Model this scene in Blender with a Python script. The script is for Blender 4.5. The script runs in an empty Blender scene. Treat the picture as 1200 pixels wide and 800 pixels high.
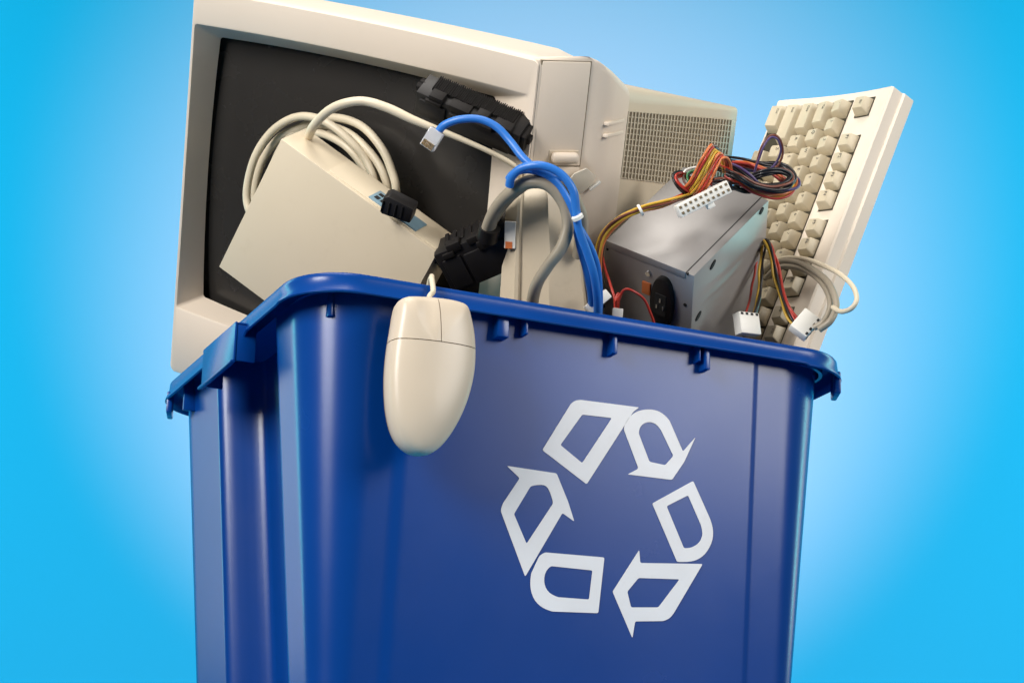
import bpy, bmesh, math, random
from mathutils import Vector, Matrix, Euler
random.seed(4)
C = bpy.context.scene.collection
# ------------------------------------------------------------------ camera (metres; z = 0 is the top of the bin's rim)
F = 2846.2
AX = ((0.91104, 0.14426, 0.38625), (-0.41171, 0.26749, 0.87118), (0.02236, -0.9527, 0.30309))   # world <- camera (right, down, forward)
CC = Vector((-0.5528, -1.6344, -0.6042))
M3 = Matrix(AX)
def P(px, py, d):
    return CC + M3 @ Vector(((px-600)/F*d, (py-400)/F*d, d))
def on(px, py, point, normal):
    v = M3 @ Vector(((px-600)/F, (py-400)/F, 1.0)); n = Vector(normal)
    return CC + v * (((Vector(point)-CC) @ n) / (v @ n))
cam = bpy.data.cameras.new('camera'); camo = bpy.data.objects.new('camera', cam); C.objects.link(camo)
R, D_, Fw = M3.col[0], M3.col[1], M3.col[2]
mw = Matrix((( R[0], -D_[0], -Fw[0], CC[0]), (R[1], -D_[1], -Fw[1], CC[1]), (R[2], -D_[2], -Fw[2], CC[2]), (0,0,0,1)))
camo.matrix_world = mw
cam.sensor_width = 36; cam.lens = F*36/1200; cam.clip_start = .05; cam.clip_end = 60
bpy.context.scene.camera = camo

# ------------------------------------------------------------------ materials
def mat(name, col, rough=.4, metal=0., bump=.0, bscale=600., var=.04, vscale=12., spec=.5, coat=0., dirt=0., trans=0., ior=1.46, rvar=.06):
    m = bpy.data.materials.new(name); m.use_nodes = True
    nt = m.node_tree; b = nt.nodes['Principled BSDF']
    def N(t): return nt.nodes.new(t)
    tc = N('ShaderNodeTexCoord')
    no = N('ShaderNodeTexNoise'); no.inputs['Scale'].default_value = vscale; no.inputs['Detail'].default_value = 5
    nt.links.new(tc.outputs['Object'], no.inputs['Vector'])
    cr = N('ShaderNodeValToRGB')
    cr.color_ramp.elements[0].position = .3; cr.color_ramp.elements[1].position = .7
    cr.color_ramp.elements[0].color = (*[c*(1-var) for c in col], 1); cr.color_ramp.elements[1].color = (*[min(1, c*(1+var)) for c in col], 1)
    nt.links.new(no.outputs['Fac'], cr.inputs['Fac'])
    last = cr.outputs['Color']
    if dirt:
        n2 = N('ShaderNodeTexNoise'); n2.inputs['Scale'].default_value = vscale*5; n2.inputs['Detail'].default_value = 9; n2.inputs['Roughness'].default_value = .7
        nt.links.new(tc.outputs['Object'], n2.inputs['Vector'])
        r2 = N('ShaderNodeValToRGB'); r2.color_ramp.elements[0].position = .56; r2.color_ramp.elements[1].position = .75
        r2.color_ramp.elements[1].color = (dirt, dirt, dirt, 1); r2.color_ramp.elements[0].color = (0, 0, 0, 1)
        nt.links.new(n2.outputs['Fac'], r2.inputs['Fac'])
        mx = N('ShaderNodeMixRGB'); mx.inputs['Color2'].default_value = (*[c*.6*k for c, k in zip(col, (1, .93, .8))], 1)
        nt.links.new(r2.outputs['Color'], mx.inputs['Fac']); nt.links.new(last, mx.inputs['Color1']); last = mx.outputs['Color']
    nt.links.new(last, b.inputs['Base Color'])
    mr = N('ShaderNodeMapRange'); mr.inputs['To Min'].default_value = max(.02, rough-rvar); mr.inputs['To Max'].default_value = rough+rvar
    n3 = N('ShaderNodeTexNoise'); n3.inputs['Scale'].default_value = vscale*2.3; n3.inputs['Detail'].default_value = 6
    nt.links.new(tc.outputs['Object'], n3.inputs['Vector']); nt.links.new(n3.outputs['Fac'], mr.inputs['Value']); nt.links.new(mr.outputs['Result'], b.inputs['Roughness'])
    b.inputs['Metallic'].default_value = metal; b.inputs['Specular IOR Level'].default_value = spec; b.inputs['Coat Weight'].default_value = coat
    b.inputs['Transmission Weight'].default_value = trans; b.inputs['IOR'].default_value = ior
    if bump:
        n4 = N('ShaderNodeTexNoise'); n4.inputs['Scale'].default_value = bscale; n4.inputs['Detail'].default_value = 3
        nt.links.new(tc.outputs['Object'], n4.inputs['Vector'])
        bp = N('ShaderNodeBump'); bp.inputs['Strength'].default_value = bump; bp.inputs['Distance'].default_value = .0006
        nt.links.new(n4.outputs['Fac'], bp.inputs['Height']); nt.links.new(bp.outputs['Normal'], b.inputs['Normal'])
    return m
BLUE = mat('blue_plastic', (.0009, .043, .228), .25, bump=.03, bscale=260, var=.06, vscale=5, spec=.42)
WHITEP = mat('emblem_white', (.70, .71, .74), .45, var=.05, vscale=20, dirt=.15)
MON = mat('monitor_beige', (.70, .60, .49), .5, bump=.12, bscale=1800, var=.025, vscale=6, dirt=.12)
GRILLE = mat('grille_shaded_beige', (.52, .45, .345), .55, var=.05, vscale=20)  # monitor plastic made darker: shade on the vented side put into colour
HOUS = mat('housing_shaded_tan', (.57, .48, .36), .5, bump=.12, bscale=1800, var=.03, vscale=6, dirt=.12)  # darker copy of the monitor beige, its side's shading put in the colour
MOND = mat('monitor_seam', (.18, .145, .095), .7)
GLASS = mat('screen_glass', (.024, .022, .020), .27, var=.1, vscale=9, spec=.45, rvar=.07)
BOXB = mat('box_beige', (.63, .54, .395), .46, bump=.12, bscale=1500, var=.03, vscale=9, dirt=.15)
KEYC = mat('keyboard_case', (.75, .66, .55), .5, bump=.12, bscale=1600, var=.03, vscale=8, dirt=.15)
KEYK = mat('key_beige', (.57, .495, .355), .42, bump=.08, bscale=1500, var=.05, vscale=30, dirt=.2)
KEYG = mat('key_well', (.10, .088, .06), .6)
MOUSE = mat('mouse_beige', (.58, .495, .385), .36, bump=.06, bscale=1500, var=.02, vscale=14)
CABLE = mat('cable_beige', (.62, .54, .40), .45, var=.05, vscale=25, dirt=.25)
GREY = mat('cable_grey', (.29, .25, .19), .4, var=.08, vscale=30, dirt=.2)
BLUC = mat('cable_blue', (.022, .155, .53), .38, var=.06, vscale=30)
BLACK = mat('black_plastic', (.010, .009, .009), .42, spec=.35, bump=.15, bscale=900, var=.2, vscale=20, dirt=.3)
BLACK2 = mat('black_ribs', (.009, .0075, .007), .6, spec=.25, bump=.3, bscale=700, var=.2, vscale=30, dirt=.4)
STEEL = mat('galvanised_steel', (.36, .345, .335), .44, metal=.45, bump=.06, bscale=300, var=.07, vscale=14, dirt=.12)
SCREW = mat('screw_steel', (.7, .7, .72), .25, metal=1)
DARK = mat('dark_hole', (.01, .01, .01), .7)
WCON = mat('white_nylon', (.78, .76, .70), .42, var=.04, vscale=40)
CLEAR = mat('clear_plug', (.80, .80, .82), .12, trans=.45); CLIP = mat('clear_clip', (.82, .76, .64), .2, trans=.35)
PINS = mat('gold_pins', (.75, .50, .22), .3, metal=.9)
TEAL = mat('socket_blue', (.16, .26, .32), .4, var=.15, vscale=60)
W = {k: mat('wire_'+k, c, .35, var=.06, vscale=30) for k, c in dict(yellow=(.62, .37, .04), red=(.42, .035, .022), black=(.012, .010, .012), orange=(.62, .17, .05), purple=(.09, .06, .16), white=(.72, .70, .66), green=(.03, .16, .06), brown=(.16, .05, .03)).items()}

# ------------------------------------------------------------------ object helpers
def link(name, bm, m, parent=None, smooth=None):
    bmesh.ops.recalc_face_normals(bm, faces=bm.faces[:])
    me = bpy.data.meshes.new(name); bm.to_mesh(me); bm.free()
    if m: me.materials.append(m)
    o = bpy.data.objects.new(name, me); C.objects.link(o)
    if parent: o.parent = parent
    if smooth is not None:
        for p in me.polygons: p.use_smooth = True
        try: me.set_sharp_from_angle(angle=math.radians(smooth))
        except Exception: pass
    return o
def tag(o, label, cat, group=None):
    o['label'] = label; o['category'] = cat
    if group: o['group'] = group
    return o
def empty(name, mtx, label, cat, group=None):
    o = bpy.data.objects.new(name, None); C.objects.link(o); o.matrix_world = mtx; o.empty_display_size = .02
    return tag(o, label, cat, group)
def frame(o, xp, zp):
    x = (xp-o).normalized(); z = (zp-o); z = (z - x*(z@x)).normalized(); y = z.cross(x)
    return Matrix(((x[0], y[0], z[0], o[0]), (x[1], y[1], z[1], o[1]), (x[2], y[2], z[2], o[2]), (0, 0, 0, 1)))
def box(bm, x0, x1, y0, y1, z0, z1, bev=0., seg=2, mtx=None):
    vs = [bm.verts.new(v) for v in ((x0,y0,z0),(x1,y0,z0),(x1,y1,z0),(x0,y1,z0),(x0,y0,z1),(x1,y0,z1),(x1,y1,z1),(x0,y1,z1))]
    if mtx: 
        for v in vs: v.co = mtx @ v.co
    fs = [bm.faces.new([vs[i] for i in f]) for f in ((0,3,2,1),(4,5,6,7),(0,1,5,4),(1,2,6,5),(2,3,7,6),(3,0,4,7))]
    if bev:
        es = list({e for f in fs for e in f.edges})
        bmesh.ops.bevel(bm, geom=es, offset=bev, segments=seg, profile=.5, affect='EDGES')
    return bm
def bx(*a, **k): return box(bmesh.new(), *a, **k)
def prism(pts, y0, y1, bm=None, bev=0., holes=()):
    """polygon in local x,z extruded along y"""
    bm = bm or bmesh.new()
    b2 = bmesh.new(); edges = []
    for loop in (pts, *holes):
        vs = [b2.verts.new((x, y0, z)) for x, z in loop]
        edges += [b2.edges.new((vs[i], vs[(i+1) % len(vs)])) for i in range(len(vs))]
    bmesh.ops.triangle_fill(b2, edges=edges, use_beauty=True, use_dissolve=True)
    r = bmesh.ops.extrude_face_region(b2, geom=b2.faces[:])
    for v in r['geom']:
        if isinstance(v, bmesh.types.BMVert): v.co.y = y1
    bmesh.ops.recalc_face_normals(b2, faces=b2.faces[:])
    if bev:
        es = [e for e in b2.edges if len(e.link_faces) == 2 and e.calc_face_angle(0) > .5]
        bmesh.ops.bevel(b2, geom=es, offset=bev, segments=2, profile=.5, affect='EDGES')
    me = bpy.data.meshes.new('t'); b2.to_mesh(me); b2.free(); bm.from_mesh(me); bpy.data.meshes.remove(me)
    return bm
def cyl(bm, c, axis, r, h, seg=20, r2=None, bev=0.):
    axis = Vector(axis).normalized(); a = axis.orthogonal().normalized(); b = axis.cross(a); c = Vector(c)
    r2 = r if r2 is None else r2
    v0 = [bm.verts.new(c + (a*math.cos(t)+b*math.sin(t))*r) for t in (2*math.pi*i/seg for i in range(seg))]
    v1 = [bm.verts.new(c + axis*h + (a*math.cos(t)+b*math.sin(t))*r2) for t in (2*math.pi*i/seg for i in range(seg))]
    for i in range(seg): bm.faces.new((v0[i], v0[(i+1) % seg], v1[(i+1) % seg], v1[i]))
    bm.faces.new(v0[::-1]); bm.faces.new(v1)
    return bm
def loft(rings, cap0=True, cap1=True, bm=None):
    bm = bm or bmesh.new()
    rs = [[bm.verts.new(p) for p in r] for r in rings]; n = len(rs[0])
    for a, b in zip(rs, rs[1:]):
        for i in range(n): bm.faces.new((a[i], a[(i+1) % n], b[(i+1) % n], b[i]))
    if cap0: bm.faces.new(rs[0][::-1])
    if cap1: bm.faces.new(rs[-1])
    return bm
def spline(pts, n=10):
    out = []
    for i in range(len(pts)-1):
        p0 = pts[max(i-1, 0)]; p1 = pts[i]; p2 = pts[i+1]; p3 = pts[min(i+2, len(pts)-1)]
        for k in range(n):
            t = k/n
            out.append(.5*((2*p1)+(p2-p0)*t+(2*p0-5*p1+4*p2-p3)*t*t+(3*p1-p0-3*p2+p3)*t**3))
    out.append(pts[-1]); return out
def tube(pts, r, bm=None, seg=10, flat=1., n=10, rend=None, raw=False):
    """round cable through the points; r may be a list of radii per point"""
    bm = bm or bmesh.new()
    path = pts if raw else spline([Vector(p) for p in pts], n)
    N = len(path); up = None; rings = []
    for i, p in enumerate(path):
        t = (path[min(i+1, N-1)]-path[max(i-1, 0)]).normalized()
        if up is None: up = t.orthogonal().normalized()
        up = (up - t*(up@t)).normalized(); s = t.cross(up)
        q = i/(N-1)
        rr = r if not callable(r) else r(q)
        rings.append([p + up*math.cos(a)*rr + s*math.sin(a)*rr*flat for a in (2*math.pi*k/seg for k in range(seg))])
    return loft(rings, bm=bm)
def PX(pts, d=None):
    return [P(p[0], p[1], p[2] if len(p) > 2 else d) for p in pts]
def cable(name, pts, r, m, parent=None, **k):
    return link(name, tube(pts, r, **k), m, parent, smooth=60)
def bundle(pts, colours, spread, r, parent, twist=1.5, n=10, jit=.35, name='wire', flatten=None):
    """loose wires running side by side along one path, each wire a mesh of its own"""
    path = spline([Vector(p) for p in pts], n); N = len(path)
    for j, cname in enumerate(colours):
        a0 = 2*math.pi*j/len(colours) + random.uniform(-.3, .3); rad = spread*(.45+.6*random.random()) if len(colours) > 2 else spread*.6
        ph = random.uniform(0, 6.28); f1 = random.uniform(1.5, 3.5)
        up = None; out = []
        for i, p in enumerate(path):
            t = (path[min(i+1, N-1)]-path[max(i-1, 0)]).normalized()
            if up is None: up = t.orthogonal().normalized()
            up = (up - t*(up@t)).normalized(); s = t.cross(up); q = i/(N-1)
            a = a0 + twist*q; rr = rad*(1+jit*math.sin(f1*q*6.28+ph))
            if flatten is not None:
                o = (j-(len(colours)-1)/2)*r*2.05
                ax = (flatten - t*(flatten@t)).normalized(); out.append(p + ax*o + ax.cross(t)*r*.5*math.sin(f1*q*6+ph))
            else: out.append(p + up*math.cos(a)*rr + s*math.sin(a)*rr)
        link(name, tube(out, r, seg=8, raw=True), W[cname], parent, smooth=60)

# ------------------------------------------------------------------ recycling bin
BW, BD, BR, BH = .487, .391, .050, .50
INS, TAP = .0115, .0902
def perimeter(BR=BR):
    pts = []; nA = 18
    def seg(x0, y0, x1, y1, nx, ny, side):
        n = int(math.hypot(x1-x0, y1-y0)/.003)
        for i in range(n):
            t = i/n; pts.append((x0+(x1-x0)*t, y0+(y1-y0)*t, nx, ny, side))
    def arc(cx, cy, a0, side):
        for i in range(nA):
            a = math.radians(a0+90*i/nA); pts.append((cx+BR*math.cos(a), cy+BR*math.sin(a), math.cos(a), math.sin(a), side))
    seg(BR, 0, BW-BR, 0, 0, -1, 'front'); arc(BW-BR, BR, -90, 'c')
    seg(BW, BR, BW, BD-BR, 1, 0, 'right'); arc(BW-BR, BD-BR, 0, 'c')
    seg(BW-BR, BD, BR, BD, 0, 1, 'back'); arc(BR, BD-BR, 90, 'c')
    seg(0, BD-BR, 0, BR, -1, 0, 'left'); arc(BR, BR, 180, 'c')
    return pts
PER = perimeter(); PERB = perimeter(.066)
def ss(a, b, x):
    t = max(0, min(1, (x-a)/(b-a))); return t*t*(3-2*t)
def ins_extra(p, z):
    x, y, nx, ny, side = p; e = 0
    if side in ('left', 'right'):
        e += .034*ss(.100, .122, y)*(1-ss(.225, .250, y))
    if side == 'front':
        e -= .0013*ss(.086, .096, x)*(1-ss(.394, .3965, x))
    if side == 'back':
        e -= .0013*ss(.086, .096, x)*(1-ss(.394, .3965, x))
    return e
def body_ring(z, off=0.):
    return [Vector((p[0]-p[2]*(INS-TAP*z+off+ins_extra(p, z)), p[1]-p[3]*(INS-TAP*z+off+ins_extra(p, z)), z)) for p in PERB]
bin_ = empty('recycling_bin', Matrix.Translation((0, 0, 0)), 'dark blue plastic recycling bin with white arrows emblem, heaped with old computer parts', 'recycling bin')
zs = [-.004, -.02, -.05, -.1, -.16, -.22, -.28, -.34, -.40, -.46, -.494, -.4985, -.50]
rings = [body_ring(z, 0 if z > -.49 else (.001 if z > -.496 else (.004 if z > -.499 else .009))) for z in zs]
inner = [body_ring(z, .003) for z in (-.494, -.4, -.3, -.2, -.1, -.004)]
bm = loft(rings+[[Vector((v.x, v.y, -.494)) for v in inner[0]]][:0], cap0=False, cap1=True)
body = link('bin_body', bm, BLUE, bin_, smooth=35)
link('inner_wall', loft(inner, cap0=True, cap1=False), BLUE, bin_, smooth=35)
HY0, HY1 = .132, .218
def rim_ring(p):
    x, y, nx, ny, side = p
    h = .0165 if side in ('left', 'right') else .0158
    prot = 0
    if side in ('left', 'right'):
        k = ss(HY0-.0025, HY0+.0005, y)*(1-ss(HY1-.0005, HY1+.0025, y))
        h += .004*k; prot = .0*k
    if side == 'front': h -= .0015*ss(.1, .4, x)
    prof = ((-.0155, -.012), (-.0165, -.0015), (-.0155, -.0003), (-.0135, 0), (-.004, 0), (-.0015, -.0006), (-.0003, -.002), (0, -.005), (.0008, -h+.004), (.0028, -h+.001), (.0032, -h-.0008), (.002, -h-.0016), (.0002, -h-.0006), (-.0018, -h+.004), (-.0028, -.006), (-.0045, -.004), (-.012, -.004), (-.0125, -.012))
    out = []
    for i, (o, z) in enumerate(prof):
        q = prot*ss(-.004, -.010, z) if False else prot*(1-ss(-.012, -.003, z))*(1 if 6 < i < 15 else 0)
        out.append(Vector((x+nx*(o+q), y+ny*(o+q), z)))
    return out
rr = [rim_ring(p) for p in PER]; bm = bmesh.new()
vr = [[bm.verts.new(v) for v in r] for r in rr]
for i in range(len(vr)):
    a, b = vr[i], vr[(i+1) % len(vr)]
    for k in range(len(a)): bm.faces.new((a[k], a[(k+1) % len(a)], b[(k+1) % len(a)], b[k]))
rim = link('rim', bm, BLUE, bin_, smooth=40)
# carry handle: end plates and underside that close the deep skirt on each short side
for sx in (-1, 1):
    bm = bmesh.new(); x0 = 0 if sx < 0 else BW
    def hb(a, b, y0_, y1_, z0_, z1_, bv=.0006):
        a, b = x0+sx*a, x0+sx*b; box(bm, min(a, b), max(a, b), y0_, y1_, z0_, z1_, bv)
    hb(.0078, .0100, HY0, HY1, -.041, -.0090, .0009)
    hb(-.004, .0076, HY0+.0002, HY1-.0002, -.0110, -.0092)
    hb(-.008, .0077, HY0+.0003, HY0+.0023, -.041, -.0112); hb(-.008, .0077, HY1-.0023, HY1-.0003, -.041, -.0112)
    hb(.0085, .0128, HY0-.001, HY1+.001, -.0436, -.0412, .0009)
    link('handle', bm, BLUE, bin_, smooth=40)
for sx in (-1, 1):
    x0, x1 = (.0125, .052) if sx < 0 else (BW-.052, BW-.0125)
    link('grip_recess_top', bx(x0, x1, .098, .252, -.0085, -.006, .0005), BLUE, bin_)
# small moulded ribs under the front rim and at its corners
def rib(x, y, w, d, z1, nx=0, ny=-1):
    bm = bmesh.new()
    if ny: box(bm, x-w/2, x+w/2, y, y+d, z1, -.006, .0009)
    else: box(bm, x, x+d, y-w/2, y+w/2, z1, -.006, .0009)
    link('rib', bm, BLUE, bin_, smooth=40)
for px, w, z1 in ((592, .0095, -.032), (619, .003, -.027), (723, .0045, -.031), (822, .0022, -.026), (831, .0050, -.032)):
    q = on(px, 380, (0, 0, -.02), (0, 1, 0)); rib(q.x, .0025, w, .0135, z1)
for x in (.031,): rib(x, .0225, .0035, .012, -.030)
rib(.004, BD-.075, .004, .012, -.034, 1, 0); rib(BW-.030, .030, .004, .01, -.033)
# hooked end lugs of the rim
for (x, y, nx, ny) in ((BR-BR*.94, BD-BR+BR*.32, -1, .35), (BW-BR+BR*.90, BR-BR*.42, 1, -.4)):
    n = Vector((nx, ny, 0)).normalized(); t = Vector((-n.y, n.x, 0))
    m = Matrix(((t.x, n.x, 0, x), (t.y, n.y, 0, y), (0, 0, 1, 0), (0, 0, 0, 1)))
    link('lug', bx(-.012, .012, -.0035, .0015, -.029, -.010, .0012, mtx=m), BLUE, bin_, smooth=40)
# emblem: six pieces of the arrows symbol, laid on the front panel
SYM = [
 ([(272,82),(284,73),(300,71),(472,93),(455,105),(318,318),(188,218)], [(305,114),(392,124),(305,256),(241,203)]),
 ([(427,158),(430,140),(442,121),(465,104),(495,98),(522,101),(543,112),(560,130),(600,222),(637,180),(604,252),(568,305),(438,289),(470,272)], [(470,168),(474,150),(487,138),(505,135),(522,142),(535,158),(572,235),(548,262),(502,252)]),
 ([(510,374),(630,308),(680,420),(689,450),(687,485),(668,520),(645,538),(620,545),(583,545)], [(552,382),(615,350),(654,440),(659,466),(648,490),(625,504),(603,505)]),
 ([(394,632),(440,560),(472,510),(475,548),(658,551),(572,697),(560,711),(543,718),(460,719),(452,768)], [(437,632),(470,592),(590,596),(528,678),(448,678)]),
 ([(180,527),(195,517),(370,532),(352,695),(215,690),(185,678),(163,655),(152,620),(155,580)], [(212,557),(335,570),(325,655),(232,648),(204,634),(192,606),(196,575)]),
 ([(66,395),(72,375),(122,300),(84,264),(230,286),(264,370),(282,427),(247,402),(138,588)], [(105,405),(155,322),(192,318),(207,330),(221,372),(142,492)])]
nf = Vector((0, -1, -TAP)).normalized()
pf = Vector((.25, INS-.0013, 0))
for out, hole in SYM:
    def cv(pt):
        q = on(560+pt[0]/2.5, 440+pt[1]/2.5, pf, nf); return q
    b2 = bmesh.new(); ed = []
    for lp in (out, hole):
        q = []
        for i in range(len(lp)):
            a, b, c = Vector(lp[i-1]), Vector(lp[i]), Vector(lp[(i+1) % len(lp)])
            ob = (a-b).normalized() @ (c-b).normalized() < -.55; d1 = (a-b).length*.49 if ob and (a-b).length < 45 else min(5., (a-b).length*.4); d2 = (c-b).length*.49 if ob and (c-b).length < 45 else min(5., (c-b).length*.4)
            p0 = b+(a-b).normalized()*d1; p2 = b+(c-b).normalized()*d2
            for t in (0, .33, .67, 1): q.append(p0*(1-t)**2+b*2*t*(1-t)+p2*t*t)
        vs = [b2.verts.new(cv(p) + nf*.0002) for p in q]
        ed += [b2.edges.new((vs[i], vs[(i+1) % len(vs)])) for i in range(len(vs))]
    bmesh.ops.triangle_fill(b2, edges=ed, use_beauty=True, use_dissolve=False)
    r = bmesh.ops.extrude_face_region(b2, geom=b2.faces[:])
    for v in r['geom']:
        if isinstance(v, bmesh.types.BMVert): v.co += nf*.0003
    link('emblem_piece', b2, WHITEP, bin_)

# ------------------------------------------------------------------ crt monitor
mo = Vector((.0197, .4239, .0328))
MM = Matrix.Translation(mo) @ Euler((.5, .3518, -.8405), 'XYZ').to_matrix().to_4x4()
mon = empty('crt_monitor', MM, 'large beige tube monitor with dark blank screen, tilted at the back left of the bin', 'monitor')
MWf, MH = .3504, .3484          # flat front width, height
MWt = .3768                    # width with the slanted control strip
def mon_loop(x0, x1, z0, z1, y, yr=None, r=.008, bowb=0., bowt=0., bowr=0., bowl=0.):
    """rounded rectangle loop with gently bowed sides; yr = depth of the right hand side"""
    pts = []
    n = 14; na = 5
    yr = y if yr is None else yr
    def add(x, z):
        k = (x-x0)/(x1-x0); pts.append(Vector((x, y+(yr-y)*ss(.97, 1.0, k), z)))
    for i in range(n): t = i/n; add(x0+r+(x1-x0-2*r)*t, z0-bowb*4*t*(1-t))
    for i in range(na): a = math.radians(-90+90*i/na); add(x1-r+r*math.cos(a), z0+r+r*math.sin(a))
    for i in range(n): t = i/n; add(x1+bowr*4*t*(1-t), z0+r+(z1-z0-2*r)*t)
    for i in range(na): a = math.radians(90*i/na); add(x1-r+r*math.cos(a), z1-r+r*math.sin(a))
    for i in range(n): t = i/n; add(x1-r-(x1-x0-2*r)*t, z1+bowt*4*t*(1-t))
    for i in range(na): a = math.radians(90+90*i/na); add(x0+r+r*math.cos(a), z1-r+r*math.sin(a))
    for i in range(n): t = i/n; add(x0-bowl*4*t*(1-t), z1-r-(z1-z0-2*r)*t)
    for i in range(na): a = math.radians(180+90*i/na); add(x0+r+r*math.cos(a), z0+r+r*math.sin(a))
    return pts
SX0, SX1, SZ0, SZ1 = .0130, .2998, .068, .306
L = [mon_loop(SX0, SX1, SZ0, SZ1, .026, r=.003, bowb=.010, bowt=.004, bowr=.003, bowl=.004),
     mon_loop(SX0-.001, SX1+.001, SZ0-.001, SZ1+.001, .022, r=.003, bowb=.010, bowt=.004, bowr=.003, bowl=.004),
     mon_loop(.003, MWf-.007, .0605, .3185, .0008, r=.003, bowb=.006, bowt=.004),
     mon_loop(.0015, MWf-.005, .059, .320, 0, r=.003, bowb=.006, bowt=.004),
     mon_loop(.0012, MWf-.0006, .0025, MH-.0012, 0, r=.005, bowt=.003),
     mon_loop(0, MWf, 0, MH, .0014, r=.006, bowt=.003),
     ]
bm = loft(L, cap0=False, cap1=False)
link('bezel', bm, MON, mon, smooth=32)
# casing round the bezel: slanted control strip, rounded right side, then back
def shell(x1, x0, z0, z1, y, yr, r=.011, bt=.003): return mon_loop(x0, x1, z0, z1, y, yr, r=r, bowt=bt)
def casing_ring(xr, yr, y, g, r=.010):
    # polygon in x,z at depth that varies from y (left) to yr (right edge)
    pts = mon_loop(-g, xr, -g*.6, MH+g-.0*xr, y, None, r=r, bowt=.003)
    for p in pts:
        k = max(0, (p.x-MWf)/(xr-MWf)) if xr > MWf+.001 else 0
        p.y = y+(yr-y)*min(1, k)
        if p.z > MH*.5: p.z += .004*min(1, k)-max(0, p.y-.036)*.42*ss(.86, 1.03, p.x/MWt)
    return pts
rings = []
A = mon_loop(-.0, MWf+.0003, -.0, MH, .0015, r=.006, bowt=.003)
rings = [A]
for xr, yr, y, g, r in ((MWt, .039, .004, .0008, .006), (MWt+.004, .043, .006, .001, .008), (MWt+.010, .051, .012, .001, .010), (MWt+.0135, .062, .030, .0, .012), (MWt+.0145, .085, .072, -.003, .013), (MWt+.011, .090, .076, -.006, .013)):
    rings.append(casing_ring(xr, yr, y, g, r))
rings.append(casing_ring(MWt-.03, .091, .079, -.03, .013))
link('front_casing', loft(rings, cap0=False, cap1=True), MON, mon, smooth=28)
# rear housing, tapering back
def hr(x0, x1, z0, z1, y, r=.012): return mon_loop(x0, x1, z0, z1, y, r=r)
HX = MWt+.004
def htop(y): return MH-.020-(.053)*(y-.07)/.264
hrings = [hr(.012, HX, .012, htop(.074), .074, .016), hr(.014, HX, .014, htop(.10), .10, .015), hr(.022, HX-.002, .020, htop(.2), .20, .010), hr(.030, HX-.004, .026, htop(.330), .330, .004), hr(.034, HX-.006, .028, htop(.334)-.002, .334, .004)]
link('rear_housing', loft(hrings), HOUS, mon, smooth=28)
# side vents: a dark panel with beige bars standing just proud of the housing side
def side_x(y): return HX-.002*max(0, y-.10)/.10 if y < .2 else HX-.002-.002*(y-.2)/.13
gr = bmesh.new(); dk = bmesh.new()
y0, y1 = .086, .318
def ztop(y): return htop(y)-.022+.010*(y-.08)/.24
def zbot(y): return htop(y)-.078
def hexa(bm, ya, yb, zc, zd, za_, zb_, o0, o1):
    vs = []
    for o in (o0, o1):
        for (y, z) in ((ya, za_), (yb, zb_), (yb, zd), (ya, zc)): vs.append(bm.verts.new((side_x(y)+o, y, z)))
    for f in ((0,3,2,1),(4,5,6,7),(0,1,5,4),(1,2,6,5),(2,3,7,6),(3,0,4,7)): bm.faces.new([vs[i] for i in f])
hexa(dk, y0, .2, ztop(y0), ztop(.2), zbot(y0), zbot(.2), -.001, .0005); hexa(dk, .2, y1, ztop(.2), ztop(y1), zbot(.2), zbot(y1), -.001, .0005)
nb = 36
for i in range(nb+1):
    y = y0+(y1-y0)*i/nb; w = .0010
    hexa(gr, y-w, y+w, ztop(y), ztop(y), zbot(y), zbot(y), .0004, .0012)
for j in range(13):
    f = j/12
    for ya, yb in ((y0, .2), (.2, y1)):
        za1 = ztop(ya)+(zbot(ya)-ztop(ya))*f; zb1 = ztop(yb)+(zbot(yb)-ztop(yb))*f
        hexa(gr, ya, yb, za1+.0004, zb1+.0004, za1-.0004, zb1-.0004, .0003, .0010)
vent = link('vent_grille', gr, GRILLE, mon); link('vent_backing', dk, MOND, vent)
# glass tube face
gl = bmesh.new(); nx_, nz_ = 24, 20; gv = []
for j in range(nz_+1):
    row = []
    for i in range(nx_+1):
        u, v = i/nx_, j/nz_
        x = SX0-.008+(SX1-SX0+.016)*u; z = SZ0-.020+(SZ1-SZ0+.036)*v
        row.append(gl.verts.new((x, .0245+.012*((2*u-1)**2+(2*v-1)**2)*.5, z)))
    gv.append(row)
for j in range(nz_):
    for i in range(nx_): gl.faces.new((gv[j][i], gv[j][i+1], gv[j+1][i+1], gv[j+1][i]))
gl.normal_update()
r = bmesh.ops.extrude_face_region(gl, geom=gl.faces[:])
for v in r['geom']:
    if isinstance(v, bmesh.types.BMVert): v.co.y += .012
link('screen', gl, GLASS, mon, smooth=60)
# control strip on the slanted right face
ddx, ddy = MWt-MWf, .039-.0021
ln = math.hypot(ddx, ddy); ux, uy = ddx/ln, ddy/ln
DM = Matrix(((ux, -uy, 0, MWf+.0005), (uy, ux, 0, .0030), (0, 0, 1, 0), (0, 0, 0, 1)))
door = link('control_door', bx(.0008, ln-.0014, -.0012, .004, .2618, MH-.0005, .0012, mtx=DM), MON, mon, smooth=40)
link('door_seam', bx(-.0001, ln-.0008, -.0004, .003, .2610, MH-.0, mtx=DM), MOND, door)
low = link('control_strip', bx(.0008, ln-.0014, -.0011, .004, .008, .2610, .0012, mtx=DM), MON, mon, smooth=40)
pill = bmesh.new(); box(pill, .016, .040, -.0080, -.0005, .2650, .2740, .0036, 3, mtx=DM)
link('button', pill, MON, mon, smooth=60)
ps = bmesh.new(); box(ps, .0145, .0415, -.0019, .001, .2640, .2750, .0006, 2, mtx=DM); link('button_surround', ps, HOUS, mon)
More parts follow.
